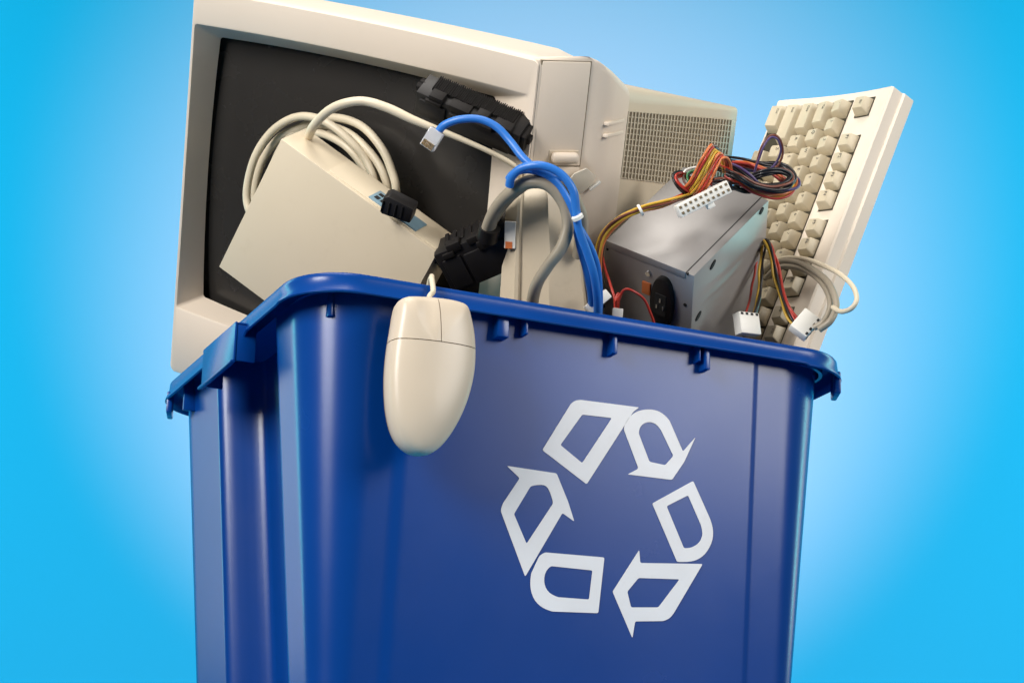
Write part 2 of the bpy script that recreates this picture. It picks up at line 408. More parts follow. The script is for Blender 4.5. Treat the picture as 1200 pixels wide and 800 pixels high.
# notch mould marks on the right side
for zz in (.296, .286):
    link('moulding_notch', bx(MWt+.010, MWt+.0152, .052, .080, zz, zz+.0032, .001), MON, mon, smooth=40)

# ------------------------------------------------------------------ beige switch box with teal socket
def eulm(loc, e): return Matrix.Translation(loc) @ Euler(e, 'XYZ').to_matrix().to_4x4()
BM_ = eulm((.0219, .1402, .1559), (.7466, .6358, -.4428))
sb = empty('switch_box', BM_, 'flat beige plastic box with blue-grey socket, leaning over the left rim', 'electronics box')
bw, bh, bd = .164, .1355, .0413
link('case', bx(0, bw, 0, bd, -bh, 0, .0009, 2), BOXB, sb, smooth=40)
def loc_on(Mx, px, py, lp, ln):
    q = on(px, py, Mx @ Vector(lp), Mx.to_3x3() @ Vector(ln)); return Mx.inverted() @ q
q0 = loc_on(BM_, 393, 196, (0, 0, 0), (0, 0, 1))
link('cover_plate', bx(q0.x, bw-.003, .0035, bd-.0035, -.001, .0011, .0005), BOXB, sb, smooth=40)
qa = loc_on(BM_, 438, 230, (0, 0, 0), (0, 0, 1)); qb = loc_on(BM_, 493, 266, (0, 0, 0), (0, 0, 1))
sock = link('socket', bx(qa.x-.001, qb.x+.002, .005, bd-.016, -.001, .0022, .0006), TEAL, sb, smooth=40)
sh = bmesh.new()
for k in range(2): box(sh, qa.x+.002+k*.006, qa.x+.006+k*.006, .009, .014, .002, .0026); box(sh, qa.x+.002+k*.006, qa.x+.006+k*.006, .017, .021, .002, .0026)
link('socket_hole', sh, DARK, sock)
pm = frame(P(456, 236, 1.968), P(492, 247, 1.966), P(459, 219, 1.962))
plug = bmesh.new()
prism([(-.003, -.008), (.022, -.009), (.0225, .004), (.0, .0085), (-.004, .006)], -.010, .008, plug, .0012)
for k in range(4): cyl(plug, (-.003+k*.0055, -.0105, -.006), (0, 0, 1), .0007, .010, 8)
pg = link('plug', plug, BLACK, sb, smooth=40); pg.matrix_parent_inverse = Matrix.Identity(4)
pg.matrix_local = BM_.inverted() @ pm

# ------------------------------------------------------------------ coiled beige cable
coil = empty('cable_coil', Matrix.Translation(P(378, 220, 2.02)), 'coiled beige cable looped behind the flat beige box, one strand arching right', 'cable')
inv = coil.matrix_world.inverted()
def loc(pts): return [inv @ p for p in pts]
loops = [
 [(318,290,2.13),(297,258,2.12),(289,228,2.12),(298,186,2.11),(318,155,2.10),(345,138,2.08),(372,139,2.06),(400,156,2.05),(428,186,2.045),(440,222,2.04),(430,262,2.06)],
 [(310,272,2.14),(298,232,2.14),(306,192,2.13),(326,163,2.11),(352,149,2.09),(388,138,2.07),(422,147,2.05),(446,172,2.035),(459,200,2.03),(464,225,2.03),(455,255,2.05)],
 [(330,260,2.12),(320,200,2.12),(340,160,2.10),(372,147,2.08),(406,155,2.06),(433,178,2.045),(450,205,2.035),(455,235,2.04),(440,262,2.06)],
 [(340,250,2.10),(342,186,2.10),(366,157,2.08),(398,166,2.06),(422,190,2.05),(436,222,2.045),(428,262,2.06)],
 [(330,250,2.15),(312,206,2.15),(326,172,2.14),(350,155,2.12),(384,153,2.10),(414,168,2.08),(440,195,2.06),(449,224,2.05),(440,255,2.06)]]
for lp in loops: link('strand', tube(loc(PX(lp)), .0036, seg=12), CABLE, coil, smooth=60)
link('strand', tube(loc(PX([(362,160,2.02),(368,147,2.0),(385,130,1.985),(405,121,1.975),(428,119,1.97),(455,127,1.965),(485,141,1.962),(515,153,1.962),(545,165,1.962),(580,181,1.962),(604,196,1.965),(612,215,1.98)])), lambda q: .0038-.0016*ss(.45, .8, q), seg=12), CABLE, coil, smooth=60)

# ------------------------------------------------------------------ black printer cartridges
def cartridge(Mx, L_, H_, T_, label, ribs=44, tooth=.0028):
    e = empty('printer_cartridge', Mx, label, 'printer cartridge')
    bm = bx(0, L_, 0, T_, 0, H_, .0012)
    link('housing', bm, BLACK, e, smooth=40)
    link('front_panel', bx(.004, L_*.30, -.0018, .002, .003, H_*.80, .0008), BLACK, e, smooth=40)
    link('front_panel', bx(L_*.335, L_*.93, -.0024, .002, .002, H_*.76, .0008), BLACK, e, smooth=40)
    bm = bmesh.new()
    for i in range(ribs):
        x = .010+(L_-.018)*i/ribs; box(bm, x, x+(L_-.018)/ribs*.5, T_*.35, T_*1.02, H_-.001, H_+tooth*(.9+.2*math.sin(i*1.7)), .0002, 1)
    link('toothed_strip', bm, BLACK2, e)
    bm = bmesh.new()
    for x, w, h in ((.012, .012, .0035), (.030, .018, .002), (.054, .010, .004), (.070, .016, .0025)):
        if x+w < L_: box(bm, x, x+w, -.0012, T_*.35, H_-.004, H_+h, .0006)
    box(bm, L_*.55, L_*.75, -.0042, 0, H_*.72, H_*.92, .0006); box(bm, L_*.1, L_*.25, -.003, 0, H_*.82, H_*.95, .0006)
    link('latch', bm, BLACK2, e, smooth=40)
    bm = bmesh.new()
    cyl(bm, (-.003, T_*.55, H_*.72), (1, 0, 0), .0062, .005, 18); cyl(bm, (-.005, T_*.55, H_*.72), (1, 0, 0), .0030, .004, 14)
    for k in range(8):
        a = k*math.pi/4; c = (-.003, T_*.55+.0062*math.cos(a), H_*.72+.0062*math.sin(a)); cyl(bm, c, (1, 0, 0), .0011, .005, 6)
    link('drum_gear', bm, BLACK2, e, smooth=40); bm = bmesh.new()
    box(bm, L_-.001, L_+.004, T_*.1, T_*.8, H_*.2, H_*.9, .001); box(bm, L_+.002, L_+.007, T_*.3, T_*.6, H_*.45, H_*.7, .001)
    link('end_cap', bm, BLACK2, e, smooth=40)
    return e
c1 = frame(P(485, 133, 1.985), P(609, 187, 1.965), P(486, 106, 1.965))
cartridge(c1, (P(485, 133, 1.985)-P(609, 187, 1.965)).length*.965, .0255, .024, 'black toothed printer cartridge lying across the top right of the monitor screen')
c2 = frame(P(532, 345, 1.975), P(600, 316, 1.965), P(523, 286, 1.955))
c2e = cartridge(c2, .066, .038, .030, 'black printer cartridge wedged low between the flat beige box and the pale tapered housing', ribs=7, tooth=.0014)

# ------------------------------------------------------------------ pale tapered housing in the middle
hm = frame(P(583, 372, 1.965), P(690, 378, 1.955), P(606, 200, 1.935))
ho = empty('tapered_housing', hm, 'tapered beige plastic housing standing upright under the grey loop, ridged front', 'plastic housing')
def hring(z, k):
    w = .0705-.020*k; x0 = .000+.0045*k
    pr_ = [(x0, .006), (x0+w*.16, .000), (x0+w*.19, -.0022), (x0+w*.235, -.0022), (x0+w*.26, .0004), (x0+w*.62, -.006+.004*k), (x0+w*.66, -.004), (x0+w, .012), (x0+w*.98, .040), (x0+w*.04, .042)]
    return [Vector((x, y+.018*max(0, k-.75)*4*max(0, k-.75)*2, z)) for x, y in pr_]
ring = [hring(-.05, -.4)]+[hring(.106*k/8, k/8) for k in range(7)]
def shrink(r, s, dz, dy=0):
    c = sum(r, Vector())/len(r); return [Vector((c.x+(v.x-c.x)*s, c.y+(v.y-c.y)*s+dy, v.z+dz)) for v in r]
r7 = hring(.098, .9); ring += [r7, shrink(r7, .96, .004, .001), shrink(r7, .86, .007, .002), shrink(r7, .6, .009, .003)]
link('shell', loft(ring), mat('shaded_tan_plastic', (.56, .475, .35), .45, bump=.12, bscale=1500, var=.04, vscale=12, dirt=.25), ho, smooth=25)  # toned down for the shadow it stands in, shade painted into base colour
link('sticker', bx(.0045, .0135, -.0012, .0, .070, .092, .0003, mtx=Matrix.Translation((.0, -.002, -.012))), WCON, ho)
link('sticker_print', bx(.0055, .0110, -.0016, -.0010, .070, .0755, mtx=Matrix.Translation((.0, -.002, -.012))), W['orange'], ho)

# ------------------------------------------------------------------ grey looped cable over it
gc = empty('grey_cable', Matrix.Translation(P(620, 260, 1.93)), 'thick grey cable bent in a hook over the tapered housing, below the blue cable', 'cable')
inv = gc.matrix_world.inverted()
link('jacket', tube([inv @ p for p in PX([(572,268,1.945),(580,248,1.93),(596,228,1.915),(618,214,1.905),(642,216,1.9),(660,236,1.9),(666,262,1.9),(658,290,1.9),(642,312,1.905),(628,336,1.915),(622,366,1.94)])], lambda q: .0072-.0014*ss(.3, .9, q), seg=14, flat=.75), GREY, gc, smooth=60)
link('jacket', tube([inv @ p for p in PX([(575,262,1.955),(588,240,1.94),(606,222,1.925),(636,205,1.915),(662,214,1.91),(676,240,1.915),(682,262,1.93),(678,300,1.95)])], .0052, seg=12), GREY, gc, smooth=60)
cl = bmesh.new(); pp = [inv @ p for p in PX([(574,266,1.943),(571,279,1.95)])]
cyl(cl, pp[0], pp[1]-pp[0], .0088, .012, 18); link('cuff', cl, BLACK, gc, smooth=40)

# ------------------------------------------------------------------ blue network cable
bc = empty('network_cable', Matrix.Translation(P(620, 200, 1.90)), 'bright blue network cable with clear plug, arching over the black cartridge into the bin', 'network cable')
inv = bc.matrix_world.inverted()
link('cable_strand', tube([inv @ p for p in PX([(513,155,1.925),(522,146,1.922),(540,140,1.918),(562,140,1.915),(582,149,1.912),(598,166,1.908),(612,184,1.9),(628,198,1.895),(645,206,1.895),(660,208,1.9)])], .0032, seg=12), BLUC, bc, smooth=60)
link('cable_strand', tube([inv @ p for p in PX([(597,218,1.90),(600,207,1.895),(612,197,1.89),(634,194,1.885),(656,203,1.885),(671,222,1.885),(675,245,1.888),(678,268,1.892),(688,296,1.9),(696,322,1.91),(700,352,1.93),(700,380,1.95)])], .0034, seg=12), BLUC, bc, smooth=60)
link('cable_strand', tube([inv @ p for p in PX([(596,210,1.905),(604,202,1.9),(620,199,1.9),(640,205,1.896),(655,218,1.896),(668,240,1.896),(674,262,1.9),(680,290,1.91),(688,320,1.92),(693,350,1.935),(693,380,1.955)])], .0031, seg=12), BLUC, bc, smooth=60)
link('cable_strand', tube([inv @ p for p in PX([(676,262,1.9),(690,285,1.905),(700,312,1.915),(703,345,1.93),(702,380,1.95)])], .0026, seg=10), BLUC, bc, smooth=60)
pgm = frame(P(513, 153, 1.922), P(501, 172, 1.926), P(522, 159, 1.921))
pl = link('clear_plug', bx(0, .0165, -.0035, .0035, -.0062, .0062, .0007, mtx=inv @ pgm), CLEAR, bc, smooth=40)
pn = bmesh.new()
for k in range(8): box(pn, .0105, .0158, -.0043, -.0034, -.0049+k*.0013, -.0043+k*.0013, mtx=inv @ pgm)
link('contact', pn, PINS, pl)
link('latch_tab', bx(.002, .012, .0036, .0050, -.0025, .0025, .0004, mtx=inv @ pgm), CLEAR, pl)
for (a, b) in (((676, 252), (683, 262)),):
    cl = bmesh.new(); p0, p1 = inv @ P(676, 253, 1.885), inv @ P(680, 261, 1.887); cyl(cl, p0, p1-p0, .0047, .0026, 16); link('white_tie', cl, WCON, bc, smooth=40)

# ------------------------------------------------------------------ clear plastic clip beside the control strip
km = frame(P(672, 228, 1.99), P(701, 205, 1.99), P(668, 205, 1.975))
kl = empty('clear_clip', km, 'small pale translucent plastic clip hanging at the lower right of the monitor frame', 'plastic clip')
link('plate', prism([(0, -.004), (.016, -.006), (.024, .0), (.021, .014), (.010, .018), (-.002, .013)], 0, .0016, bev=.0004), CLIP, kl, smooth=40)
link('edge_lip', bx(.013, .024, -.003, .0, -.007, -.0045, .0006), WCON, kl, smooth=40)

# ------------------------------------------------------------------ power supply unit
PM = eulm((.2718, .0417, .0777), (.9252, .4681, -.7732))
psu = empty('power_supply', PM, 'grey steel computer power supply box with black mains socket, behind the front rim', 'power supply')
pw, pd, ph = .0839, .1223, .14
link('steel_case', bx(0, pw, 0, pd, -ph, 0, .0008, 2), STEEL, psu, smooth=40)
link('lid', bx(.0008, pw-.0075, -.0006, pd+.0004, -.0060, .0009, .0004, 2), STEEL, psu, smooth=40)
seam = bmesh.new(); box(seam, pw-.0075, pw-.0069, .0, pd, -.001, .0003); link('lid_seam', seam, DARK, psu)
sk = loc_on(PM, 778, 352, (0, 0, 0), (0, 1, 0))
pts = []
for i in range(28):
    a = 2*math.pi*i/28; x = .0105*math.copysign(abs(math.cos(a))**.75, math.cos(a)); z = .0265*math.copysign(abs(math.sin(a))**1.15, math.sin(a)); pts.append((sk.x+x, sk.z+z-.001))
ms = link('mains_socket', prism(pts, -.0055, .001, bev=.0009), BLACK, psu, smooth=40)
link('socket_well', bx(sk.x-.0055, sk.x+.0055, -.0060, -.0030, sk.z-.012, sk.z+.010, .0006), DARK, ms)
pn = bmesh.new()
for dx, dz in ((-.003, -.003), (.003, -.003), (0, .004)): box(pn, sk.x+dx-.0007, sk.x+dx+.0007, -.0068, -.004, sk.z+dz-.002, sk.z+dz+.002)
link('socket_pin', pn, SCREW, ms)
for (px, py, r_) in ((712, 292, .0011), (803, 357, .0016), (806, 321, .001)):
    q = loc_on(PM, px, py, (0, 0, 0), (0, 1, 0)); bm = cyl(bmesh.new(), (q.x, .001, q.z), (0, -1, 0), r_, .0016, 12); link('screw_hole', bm, DARK, psu)
q = loc_on(PM, 760, 320, (0, 0, 0), (0, 1, 0)); bm = cyl(bmesh.new(), (q.x, .001, q.z), (0, -1, 0), .0032, .0028, 16, .0022)
link('screw', bm, SCREW, psu, smooth=40)
q = loc_on(PM, 758, 337, (0, 0, 0), (0, 1, 0)); link('voltage_switch', bx(q.x-.004, q.x+.004, -.0018, .001, q.z-.006, q.z+.006, .0005), W['orange'], psu, smooth=40)
for px, py, l in ((835, 310, .0048), (818, 370, .0048), (892, 247, .0036)):
    q = loc_on(PM, px, py, (pw, 0, 0), (1, 0, 0))
    pts = [(l*math.cos(a)*1.0, .0023*math.sin(a)) for a in (2*math.pi*i/16 for i in range(16))]
    bm = prism(pts, -.0004, .0008)
    m = Matrix(((0, 1, 0, pw), (.85, 0, -.53, q.y), (.53, 0, .85, q.z), (0, 0, 0, 1)))
    bm.transform(m); link('slot', bm, DARK, psu)

# ------------------------------------------------------------------ wire harnesses
def harness(name, at, label, cat='wire harness'):
    e = empty(name, Matrix.Translation(at), label, cat); return e, e.matrix_world.inverted()
def L_(inv, pts): return [inv @ p for p in PX(pts)]
def molex(inv, parent, mtx, w=.0215, h=.0075, l=.0145, n=4):
    m = inv @ mtx
    o = link('white_connector', bx(0, w, -h/2, h/2, 0, l, .0009, 2, mtx=m), WCON, parent, smooth=40)
    bm = bmesh.new()
    for k in range(n): box(bm, w*(k+.5)/n-.0013, w*(k+.5)/n+.0013, -h/2*.5, h/2*.5, -.0004, .001, mtx=m); [box(bm, w*(k+.5)/n-.0012, w*(k+.5)/n+.0012, c-.0005, c+.0005, .0008, .0026, mtx=m) for c in (-h/2, h/2)]
    link('pin_hole', bm, DARK, o)
    bm = bmesh.new()
    for k in range(n): box(bm, w*(k+.5)/n-.0018, w*(k+.5)/n+.0018, -h/2-.0004, -h/2+.001, .0035, l-.002, .0003, 1, mtx=m)
    link('cavity_ridge', bm, WCON, o); return o
wh, inv = harness('main_wire_harness', P(830, 215, 1.98), 'tangled multicolour wire harness with wide white socket lying on top of the power supply')
bundle(L_(inv, [(705,360,2.01),(703,330,1.985),(703,300,1.972),(709,275,1.965),(726,257,1.96),(750,246,1.96),(775,239,1.965),(800,231,1.972),(822,222,1.985)]), ['yellow','orange','black','red','yellow','brown'], .0030, .0012, wh, twist=2.5)
cl = bmesh.new(); a, b = inv @ P(749, 247, 1.960), inv @ P(755, 244, 1.960); cyl(cl, a, b-a, .0050, .0022, 14); link('cable_tie', cl, WCON, wh, smooth=40)
fl = M3 @ Vector((.75, .6, .25))
bundle(L_(inv, [(806,230,1.98),(815,221,1.965),(824,206,1.955),(832,190,1.95),(840,178,1.955),(846,186,1.97),(848,202,1.985)]), ['orange','red','yellow','yellow','orange','red','orange'], .003, .00115, wh, flatten=fl)
bundle(L_(inv, [(813,225,1.99),(818,206,1.978),(828,188,1.972),(834,174,1.975),(842,178,1.985),(850,194,1.99)]), ['black','black','brown'], .0022, .0012, wh, twist=2)
bundle(L_(inv, [(840,192,1.985),(855,197,1.98),(872,208,1.98),(890,219,1.985),(912,222,1.99),(927,217,2.0),(929,207,2.01),(915,198,2.02),(893,196,2.015),(872,193,2.005),(850,190,2.0)]), ['black']*5+['purple','black','red'], .0042, .00115, wh, twist=4)
bundle(L_(inv, [(852,203,1.975),(866,208,1.97),(884,216,1.975),(905,219,1.98),(922,214,1.985),(926,206,1.99),(914,200,1.985),(896,202,1.98),(880,208,1.985),(860,213,1.985),(845,218,1.985)]), ['black','black','black','brown','black'], .0034, .00115, wh, twist=5)
bundle(L_(inv, [(850,206,1.985),(868,215,1.98),(884,225,1.985),(905,230,1.99),(924,226,1.995),(932,216,2.005),(929,206,2.015)]), ['yellow','orange','red','yellow'], .0020, .0011, wh, twist=1)
bundle(L_(inv, [(858,190,2.0),(872,191,2.0),(890,196,2.005),(908,205,2.01),(918,212,2.015)]), ['orange','red'], .0018, .0012, wh)
bundle(L_(inv, [(815,228,1.985),(804,224,1.972),(793,214,1.97),(791,206,1.975),(800,204,1.985),(810,210,1.985),(826,214,1.982),(846,210,1.98)]), ['red','red','brown','black'], .0020, .0012, wh, twist=2)
bundle(L_(inv, [(818,222,1.985),(806,214,1.982),(806,203,1.985),(820,199,1.99),(830,207,1.99),(834,216,1.985)]), ['green','black','white'], .0020, .0011, wh, twist=2)
bundle(L_(inv, [(836,214,1.975),(850,213,1.97),(858,219,1.975),(868,222,1.985),(880,224,1.99)]), ['black','black','brown','black'], .0032, .00115, wh, twist=2)
bundle(L_(inv, [(884,202,2.0),(888,188,1.995),(894,172,1.99),(903,160,1.99),(912,162,1.99),(916,176,1.995),(912,190,2.0),(902,200,2.0),(890,206,2.0)]), ['purple','brown'], .0016, .00095, wh, twist=3)
cm = frame(P(799, 255, 1.945), P(858, 225, 1.953), P(792, 240, 1.944))
w20 = (P(799, 255, 1.945)-P(858, 225, 1.953)).length
m = inv @ cm
wc = link('wide_socket', bx(0, w20, -.001, .010, 0, .0105, .0006, mtx=m), WCON, wh, smooth=40)
bm = bmesh.new(); pb = bmesh.new()
for k in range(10):
    for j in range(2):
        x = w20*(k+.5)/10; z = .0028+j*.0050
        box(bm, x-.00105, x+.00105, -.0014, -.0005, z-.0011, z+.0011, mtx=m)
        box(pb, x-.00035, x+.00035, -.0017, -.0012, z-.00035, z+.00035, mtx=m)
link('pin_hole', bm, MOND, wc); link('contact', pb, PINS, wc)
link('clip', bx(w20*.5, w20*.5+.0062, .000, .008, -.0042, .0004, .0006, mtx=m), WCON, wc, smooth=40)

dk1, inv = harness('drive_power_cable', P(885, 330, 2.05), 'yellow and black power cable hanging straight down to a squarish white plug', 'power cable')
bundle(L_(inv, [(896,282,2.06),(893,300,2.045),(891,322,2.035),(890,345,2.025),(884,368,2.01)]), ['yellow','black','black'], .0018, .0012, dk1, twist=1.5)
bundle(L_(inv, [(893,284,2.07),(887,310,2.055),(882,340,2.04),(876,368,2.012)]), ['red'], .0018, .0011, dk1, twist=1.5)
molex(inv, dk1, frame(P(862, 366, 1.99), P(890, 369, 2.005), P(866, 393, 1.985)), l=.0185, h=.009)
dk2, inv = harness('drive_power_cable', P(920, 330, 2.05), 'red, yellow and black power cable curving right to a slanting white plug', 'power cable')
bundle(L_(inv, [(893,280,2.06),(900,286,2.045),(906,306,2.035),(911,328,2.03),(918,352,2.02),(928,374,2.01),(940,386,2.005)]), ['yellow','orange','red','black','yellow'], .0028, .0012, dk2, twist=1.3)
bundle(L_(inv, [(903,290,2.045),(913,312,2.035),(918,338,2.025),(927,360,2.015),(940,378,2.008)]), ['red'], .002, .0012, dk2)
molex(inv, dk2, frame(P(961, 377, 2.005), P(944, 397, 1.995), P(946, 372, 2.005)), l=.0165, h=.009, w=.0225)
rd, inv = harness('red_lead', P(725, 350, 1.97), 'thin red leads with two small white plugs left of the power supply', 'wire')
bundle(L_(inv, [(706,300,1.985),(712,322,1.975),(720,342,1.965),(723,362,1.96)]), ['red'], .002, .0011, rd)
bundle(L_(inv, [(724,364,1.96),(726,350,1.955),(733,341,1.95),(745,344,1.952),(755,355,1.958),(763,372,1.965),(766,392,1.975)]), ['red'], .002, .0011, rd)
bundle(L_(inv, [(721,364,1.963),(721,352,1.96),(726,344,1.96)]), ['red','red'], .0014, .0011, rd)
m = inv @ frame(P(688, 364, 1.94), P(712, 344, 1.945), P(692, 371, 1.94))
o = link('white_connector', bx(0, .0225, -.004, .004, -.004, .004, .0008, mtx=m), WCON, rd, smooth=40); link('pin_hole', bx(.002, .006, -.0043, -.003, -.002, .002, mtx=m), DARK, o)
link('white_connector', bx(-.0042, .0042, -.003, .003, -.010, .002, .0008, mtx=inv @ frame(P(724, 364, 1.952), P(734, 365, 1.952), P(724, 352, 1.952))), WCON, rd, smooth=40)

# ------------------------------------------------------------------ keyboard standing on its end
KX = eulm((.5008, .1534, .2900), (2.4717, 1.9287, -.3805))
KD, KL = .146, .44
kb = empty('keyboard', KX, 'beige computer keyboard standing on end at the back right of the bin', 'keyboard')
def ktop(y): u = y/KD; return -.0045*4*u*(1-u)*(.7+.3*u)
def key_profile():
    pts = [(0, -.018), (0, -.003), (.0012, -.0008)]
    for i in range(1, 14): y = KD*i/14; pts.append((y, ktop(y)))
    pts += [(KD-.0015, -.0003), (KD, -.0016), (KD+.0006, -.0125), (KD+.0030, -.0138), (KD+.0034, -.0250), (KD+.0006, -.0275), (.004, -.022)]
    return pts
kp = key_profile()
rings = [[Vector((x, y*(1-s)+KD*.5*s, z*(1-s)-.012*s)) for y, z in kp] for x, s in ((0, .012), (.0010, .0), (KL-.001, 0), (KL, .012))]
link('case', loft(rings), KEYC, kb, smooth=25)
U = .01905
def well(x0, x1, y0, y1):
    vs = []; bm = bmesh.new()
    n = 10
    top = []; 
    for i in range(n+1):
        y = y0+(y1-y0)*i/n
        top.append((bm.verts.new((x0, y, ktop(y)+.0003)), bm.verts.new((x1, y, ktop(y)+.0003))))
    for a, b in zip(top, top[1:]): bm.faces.new((a[0], a[1], b[1], b[0]))
    bmesh.ops.solidify(bm, geom=bm.faces[:], thickness=.0008)
    link('key_well', bm, KEYG, kb)
ROW = [.1175, .0895, .0705, .0515, .0325, .0135]
X0 = .0090
well(X0-.001, X0+U+.0, ROW[0]-.0095, ROW[0]+.0095)
for g in range(3):
    a = X0+U*(2+4.5*g)-.0; well(a, a+4*U, ROW[0]-.0095, ROW[0]+.0095)
well(X0-.001, X0+15*U, ROW[5]-.0095, ROW[1]+.0097)
well(X0+15.3*U, X0+18.3*U, ROW[5]-.0095, ROW[1]+.0097)
LEGM = mat('legend_ink', (.10, .095, .085), .6)
_cache = {}
def legend(txt, x, y, z, parent, size=.0046):
    if txt not in _cache:
        cu = bpy.data.curves.new('legend', 'FONT'); cu.body = txt; cu.size = size; cu.align_x = 'CENTER'; cu.align_y = 'CENTER'; cu.extrude = .00006
        to = bpy.data.objects.new('legend', cu); C.objects.link(to)
        dg = bpy.context.evaluated_depsgraph_get(); me = bpy.data.meshes.new_from_object(to.evaluated_get(dg)); bpy.data.objects.remove(to); bpy.data.curves.remove(cu)
        me.materials.clear(); me.materials.append(LEGM); _cache[txt] = me
    o = bpy.data.objects.new('legend', _cache[txt]); C.objects.link(o); o.parent = parent; o.location = (x, y, z)
def key(x0, wu, row, txt=None):
    y = ROW[row]; a = x0+.0011; b = x0+wu*U-.0011; bm = bmesh.new(); h0 = ktop(y)-.001; h1 = ktop(y)+.0100
    tilt = (.0004, .0018, .0008, .0, -.0006, -.0010)[row]
    def rg(x0_, x1_, y0_, y1_, z, t=0., r=.0012):
        out = []
        for cx, cy, a0 in ((x1_-r, y1_-r, 0), (x0_+r, y1_-r, 90), (x0_+r, y0_+r, 180), (x1_-r, y0_+r, 270)):
            for k in range(4):
                an = math.radians(a0+30*k); yy = cy+r*math.sin(an); out.append(Vector((cx+r*math.cos(an), yy, z+t*(yy-y)/.008)))
        return out
    rings = [rg(a, b, y-.0087, y+.0087, h0), rg(a+.0004, b-.0004, y-.0082, y+.0084, h0+.002), rg(a+.0024, b-.0024, y-.0052, y+.0072, h1-.0006, tilt), rg(a+.0030, b-.0030, y-.0046, y+.0066, h1, tilt), rg(a+.0052, b-.0052, y-.0030, y+.0050, h1-.0005, tilt)]
    ko = link('key', loft(rings), KEYK, kb, smooth=50)
    if txt: legend(txt, a+(.0062 if len(txt) < 3 else .0082), y+.0034, h1+tilt*.3+.0001, ko, .0046 if len(txt) < 3 else .0030)
XM = .30
def run(row, x, widths, names):
    names = list(names)
    for w in widths:
        if w > 0:
            nm = names.pop(0) if names else None
            if x < XM: key(x, w, row, nm)
            x += w*U
        else: x += -w*U
run(0, X0, [1, -1, 1, 1, 1, 1, -.5, 1, 1, 1, 1, -.5, 1, 1], ['Esc']+['F%d' % k for k in range(1, 13)])
run(1, X0, [1]*13+[2], '`1234567890-='); run(2, X0, [1.5]+[1]*12+[1.5], ['Tab']+list('QWERTYUIOP[]')); run(3, X0, [1.75]+[1]*11+[2.25], ['Caps']+list("ASDFGHJKL;'")); run(4, X0, [2.25]+[1]*10+[2.75], ['Shift']+list('ZXCVBNM,./')); run(5, X0, [1.5, -1, 1.5, 7, 1.5], ['Ctrl', 'Alt'])

# grey cables looping over the keyboard on the right
KN = KX.to_3x3() @ Vector((0, 0, 1))
def KS(inv, pts): return [inv @ on(p[0], p[1], KX @ Vector((.2, .1, .0115+p[2])), KN) for p in pts]
gl1, inv = harness('grey_lead', P(950, 330, 2.05), 'pair of thin grey cables arching over the lower keys to the slanting white plug', 'cable')
link('strand', tube(KS(inv, [(896,318,-.006),(906,310,.002),(920,306,.003),(936,308,.004),(952,316,.006),(968,328,.008),(977,344,.010),(980,360,.012),(973,376,.014),(960,386,.015)]), .0029, seg=10), GREY, gl1, smooth=60)
link('strand', tube(KS(inv, [(898,326,-.006),(908,316,.002),(922,312,.002),(940,315,.003),(957,325,.004),(969,341,.006),(973,358,.009),(966,376,.012),(954,384,.014)]), .0026, seg=10), GREY, gl1, smooth=60)
gl2, inv = harness('pale_lead', P(990, 340, 2.05), 'thin pale cable bulging out beyond the right edge of the keyboard, outermost of the loops', 'cable')
link('strand', tube(KS(inv, [(900,314,-.006),(912,305,.003),(926,302,.004),(945,304,.006),(964,311,.008),(984,321,.012),(999,335,.016),(1004,350,.018),(998,361,.018),(986,365,.017),(976,360,.014)]), .0021, seg=10), CABLE, gl2, smooth=60)

# ------------------------------------------------------------------ mouse hanging on the front panel
out = [(160,112),(175,105),(192,102),(250,104),(315,110),(365,117),(408,127),(432,138),(445,155),(458,195),(470,245),(477,300),(479,360),(475,420),(462,485),(442,548),(414,610),(378,668),(342,710),(305,737),(268,745),(232,740),(200,722),(172,694),(150,655),(133,605),(121,545),(115,480),(113,420),(116,350),(123,285),(133,220),(142,160),(149,128)]
mc = on(505, 443, (0, -.012, 0), (0, 1, 0))
MS = Matrix.Translation((mc.x, -.001, mc.z)) @ Euler((math.atan(.055), 0, 0), 'XYZ').to_matrix().to_4x4()
mouse = empty('computer_mouse', MS, 'beige two-button computer mouse dangling by its cord on the front of the blue bin', 'computer mouse')
MI = MS.inverted()
o3 = [MI @ on(420+x/3.48, 320+y/3.48, (0, -.015, 0), (0, 1, 0)) for x, y in out]
cx = sum(p.x for p in o3)/len(o3); cz = sum(p.z for p in o3)/len(o3)
# resample outline smoothly
xl = min(p.x for p in o3)
for p in o3: p.x = xl+(p.x-xl)*.94
cx = sum(p.x for p in o3)/len(o3); sm = []
for i in range(len(o3)):
    p0, p1, p2, p3 = o3[i-1], o3[i], o3[(i+1) % len(o3)], o3[(i+2) % len(o3)]
    for k in range(3):
        t = k/3; sm.append(.5*((2*p1)+(p2-p0)*t+(2*p0-5*p1+4*p2-p3)*t*t+(3*p1-p0-3*p2+p3)*t**3))
def mring(s, y, dx=0.):
    return [Vector((cx+dx+(p.x-cx)*s, -y, cz+(p.z-cz)*(1-(1-s)*.75))) for p in sm]
mprof = [(.90, .002), (.955, .005), (.985, .010), (.995, .0150), (.985, .0195), (.965, .0218), (.925, .0238), (.86, .0254), (.76, .0270), (.62, .0285), (.45, .0297), (.26, .0304), (.08, .0307)]
def mbm(shr=0.): return loft([mring(s-shr, max(.001, y-(.0045 if shr else 0)), .002*(y/.03)) for s, y in mprof])
zq = (MI @ on(420+320/3.48, 320+290/3.48, (0, -.024, 0), (0, 1, 0))); z1q = MI @ on(420+175/3.48, 320+273/3.48, (0, -.022, 0), (0, 1, 0)); z2q = MI @ on(420+472/3.48, 320+312/3.48, (0, -.022, 0), (0, 1, 0))
hd = (z2q-z1q); hn = Vector((-hd.z, 0, hd.x)).normalized(); hc = (z1q+z2q)/2
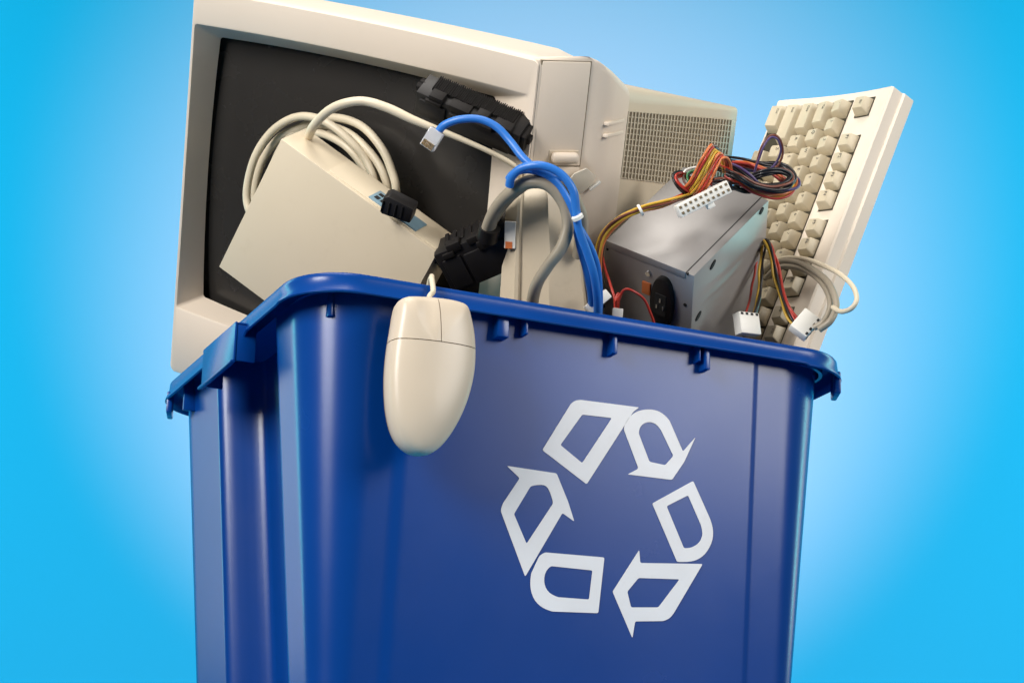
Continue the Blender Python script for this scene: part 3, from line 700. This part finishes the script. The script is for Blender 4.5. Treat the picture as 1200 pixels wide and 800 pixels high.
v1q = MI @ on(420+318/3.48, 320+115/3.48, (0, -.024, 0), (0, 1, 0)); vd = zq-v1q; vn = Vector((vd.z, 0, -vd.x)).normalized()
if vn.x < 0: vn = -vn
if hn.z < 0: hn = -hn
g = .00035
def cutm(cuts):
    bm = mbm()
    for c, n in cuts:
        r = bmesh.ops.bisect_plane(bm, geom=bm.verts[:]+bm.edges[:]+bm.faces[:], plane_co=c, plane_no=n, clear_inner=True)
        es = [e for e in r['geom_cut'] if isinstance(e, bmesh.types.BMEdge)]
        try: bmesh.ops.holes_fill(bm, edges=[e for e in bm.edges if e.is_boundary], sides=0)
        except Exception: pass
    return bm
link('mouse_body', cutm([(hc-hn*g, -hn)]), MOUSE, mouse, smooth=50)
bl = cutm([(hc+hn*g, hn), (v1q-vn*g, -vn)])
# finger dish in the left button
for v in bl.verts:
    dx = (v.co.x-(v1q.x-.0095))/.0085; dz = (v.co.z-(hc.z+.020))/.017; d2 = dx*dx+dz*dz
    if d2 < 1 and v.co.y < -.02: v.co.y += .0020*(1-d2)**1.2
link('left_button', bl, MOUSE, mouse, smooth=50)
link('right_button', cutm([(hc+hn*g, hn), (v1q+vn*g, vn)]), MOUSE, mouse, smooth=50)
link('inner_core', mbm(.035), MOND, mouse)
rx = on(505, 332, (0, -.002, 0), (0, 1, 0)).x
tp = MI @ on(420+292/3.48, 320+108/3.48, (0, -.014, 0), (0, 1, 0))
link('cord', tube([tp+Vector((0, .002, -.004)), tp+Vector((0, .001, .003))]+[MI @ p for p in (Vector((rx, -.0070, -.008)), Vector((rx+.001, -.0012, .0034)), Vector((rx+.006, .012, .0105)), Vector((rx+.011, .030, .008)), Vector((rx+.013, .05, -.03)))], .0021, seg=12), CABLE, mouse, smooth=60)

# ------------------------------------------------------------------ setting: plinth and studio backdrop
def struct(o): o['kind'] = 'structure'; return o
hdir = Vector((Fw.x, Fw.y, 0)).normalized(); rdir = Vector((hdir.y, -hdir.x, 0))
BACK = mat('backdrop_paper', (.085, .52, .90), .85, var=.0, vscale=2, spec=.1)
plm = Matrix(((rdir.x, hdir.x, 0, .25), (rdir.y, hdir.y, 0, .20), (0, 0, 1, 0), (0, 0, 0, 1)))
struct(link('plinth', bx(-.36, .36, -.34, .34, -1.3, -.5004, .004, mtx=plm), BACK, None, smooth=40))
bm = bmesh.new(); dist = 4.6; wpts = [(-2.5, -1.3)]
for i in range(13):
    a = math.radians(90*i/12); wpts.append((dist-1.0+math.sin(a)*1.0, -1.3+1.0-math.cos(a)*1.0))
wpts.append((dist, 5.0)); prev = None
for h, z in wpts:
    c = Vector((CC.x, CC.y, 0))+hdir*h; a, b = [bm.verts.new((c.x+rdir.x*s, c.y+rdir.y*s, z)) for s in (-4, 4)]
    if prev: bm.faces.new((prev[0], prev[1], b, a))
    prev = (a, b)
bd = struct(link('backdrop', bm, BACK, None, smooth=60))

# ------------------------------------------------------------------ lamps
def aim(o, t):
    o.rotation_euler = (Vector(t)-o.location).to_track_quat('-Z', 'Y').to_euler()
def area(name, loc_, target, sx, sy, power, col=(1, 1, 1), spread=180):
    l = bpy.data.lights.new(name, 'AREA'); l.shape = 'RECTANGLE'; l.size = sx; l.size_y = sy; l.energy = power; l.color = col; l.spread = math.radians(spread)
    o = bpy.data.objects.new(name, l); C.objects.link(o); o.location = loc_; aim(o, target); return o
ctr = Vector((.22, .1, .05))
def rel(r_, u_, f_): return ctr + rdir*r_ + hdir*f_ + Vector((0, 0, u_))
area('softbox_right', rel(1.55, .50, -.95), ctr, .75, 1.0, 8.5, (1, .965, .92), 100)
area('softbox_left', rel(-1.25, .60, -1.40), ctr, .7, 1.0, 14.0, (1, .97, .935), 90)
area('softbox_top', rel(-.25, 1.45, -.45), ctr, 1.0, .7, 6.0, (1, .955, .90), 110)
area('added_rim_light', rel(-1.3, .45, .85), ctr, .6, 1.3, 1.4, (1, .98, .96), 110)  # pair of lamps added out of frame for a pale sheen on bin sides
area('added_rim_light', rel(1.3, .40, .75), ctr, .5, 1.2, 1.5, (1, .98, .96), 110)
# added lamps make the backdrop gradient: cyan strips, orange-red spot hidden behind bin
wall = Vector((CC.x, CC.y, 0))+hdir*dist
wc0 = wall + Vector((0, 0, .95))
for s in (-1, 1):
    area('added_gradient_lamp', wall+rdir*s*2.0-hdir*1.6+Vector((0, 0, 1.1)), wc0+rdir*s*.3, .4, 2.2, 34.5, (.0, 1.0, 1.0))
def onwall(px, py): return on(px, py, wall, hdir)
sp = bpy.data.lights.new('added_glow_spot', 'SPOT'); so = bpy.data.objects.new('added_glow_spot', sp); C.objects.link(so)
tgt = onwall(610, 350); so.location = P(585, 520, 2.75); aim(so, tgt)
sp.energy = 1150; sp.color = (1, .130, .075); sp.shadow_soft_size = .03; sp.spot_blend = 1.
rad = (onwall(1225, 330)-tgt).length; sp.spot_size = 2*math.atan(rad/(tgt-so.location).length)
# ------------------------------------------------------------------ world, view
w = bpy.data.worlds.new('World'); bpy.context.scene.world = w; w.use_nodes = True
w.node_tree.nodes['Background'].inputs[0].default_value = (1, .86, .72, 1); w.node_tree.nodes['Background'].inputs[1].default_value = .06
vs = bpy.context.scene.view_settings; vs.view_transform = 'Standard'; vs.look = 'None'; vs.exposure = 0; vs.gamma = 1; vs.use_curve_mapping = False
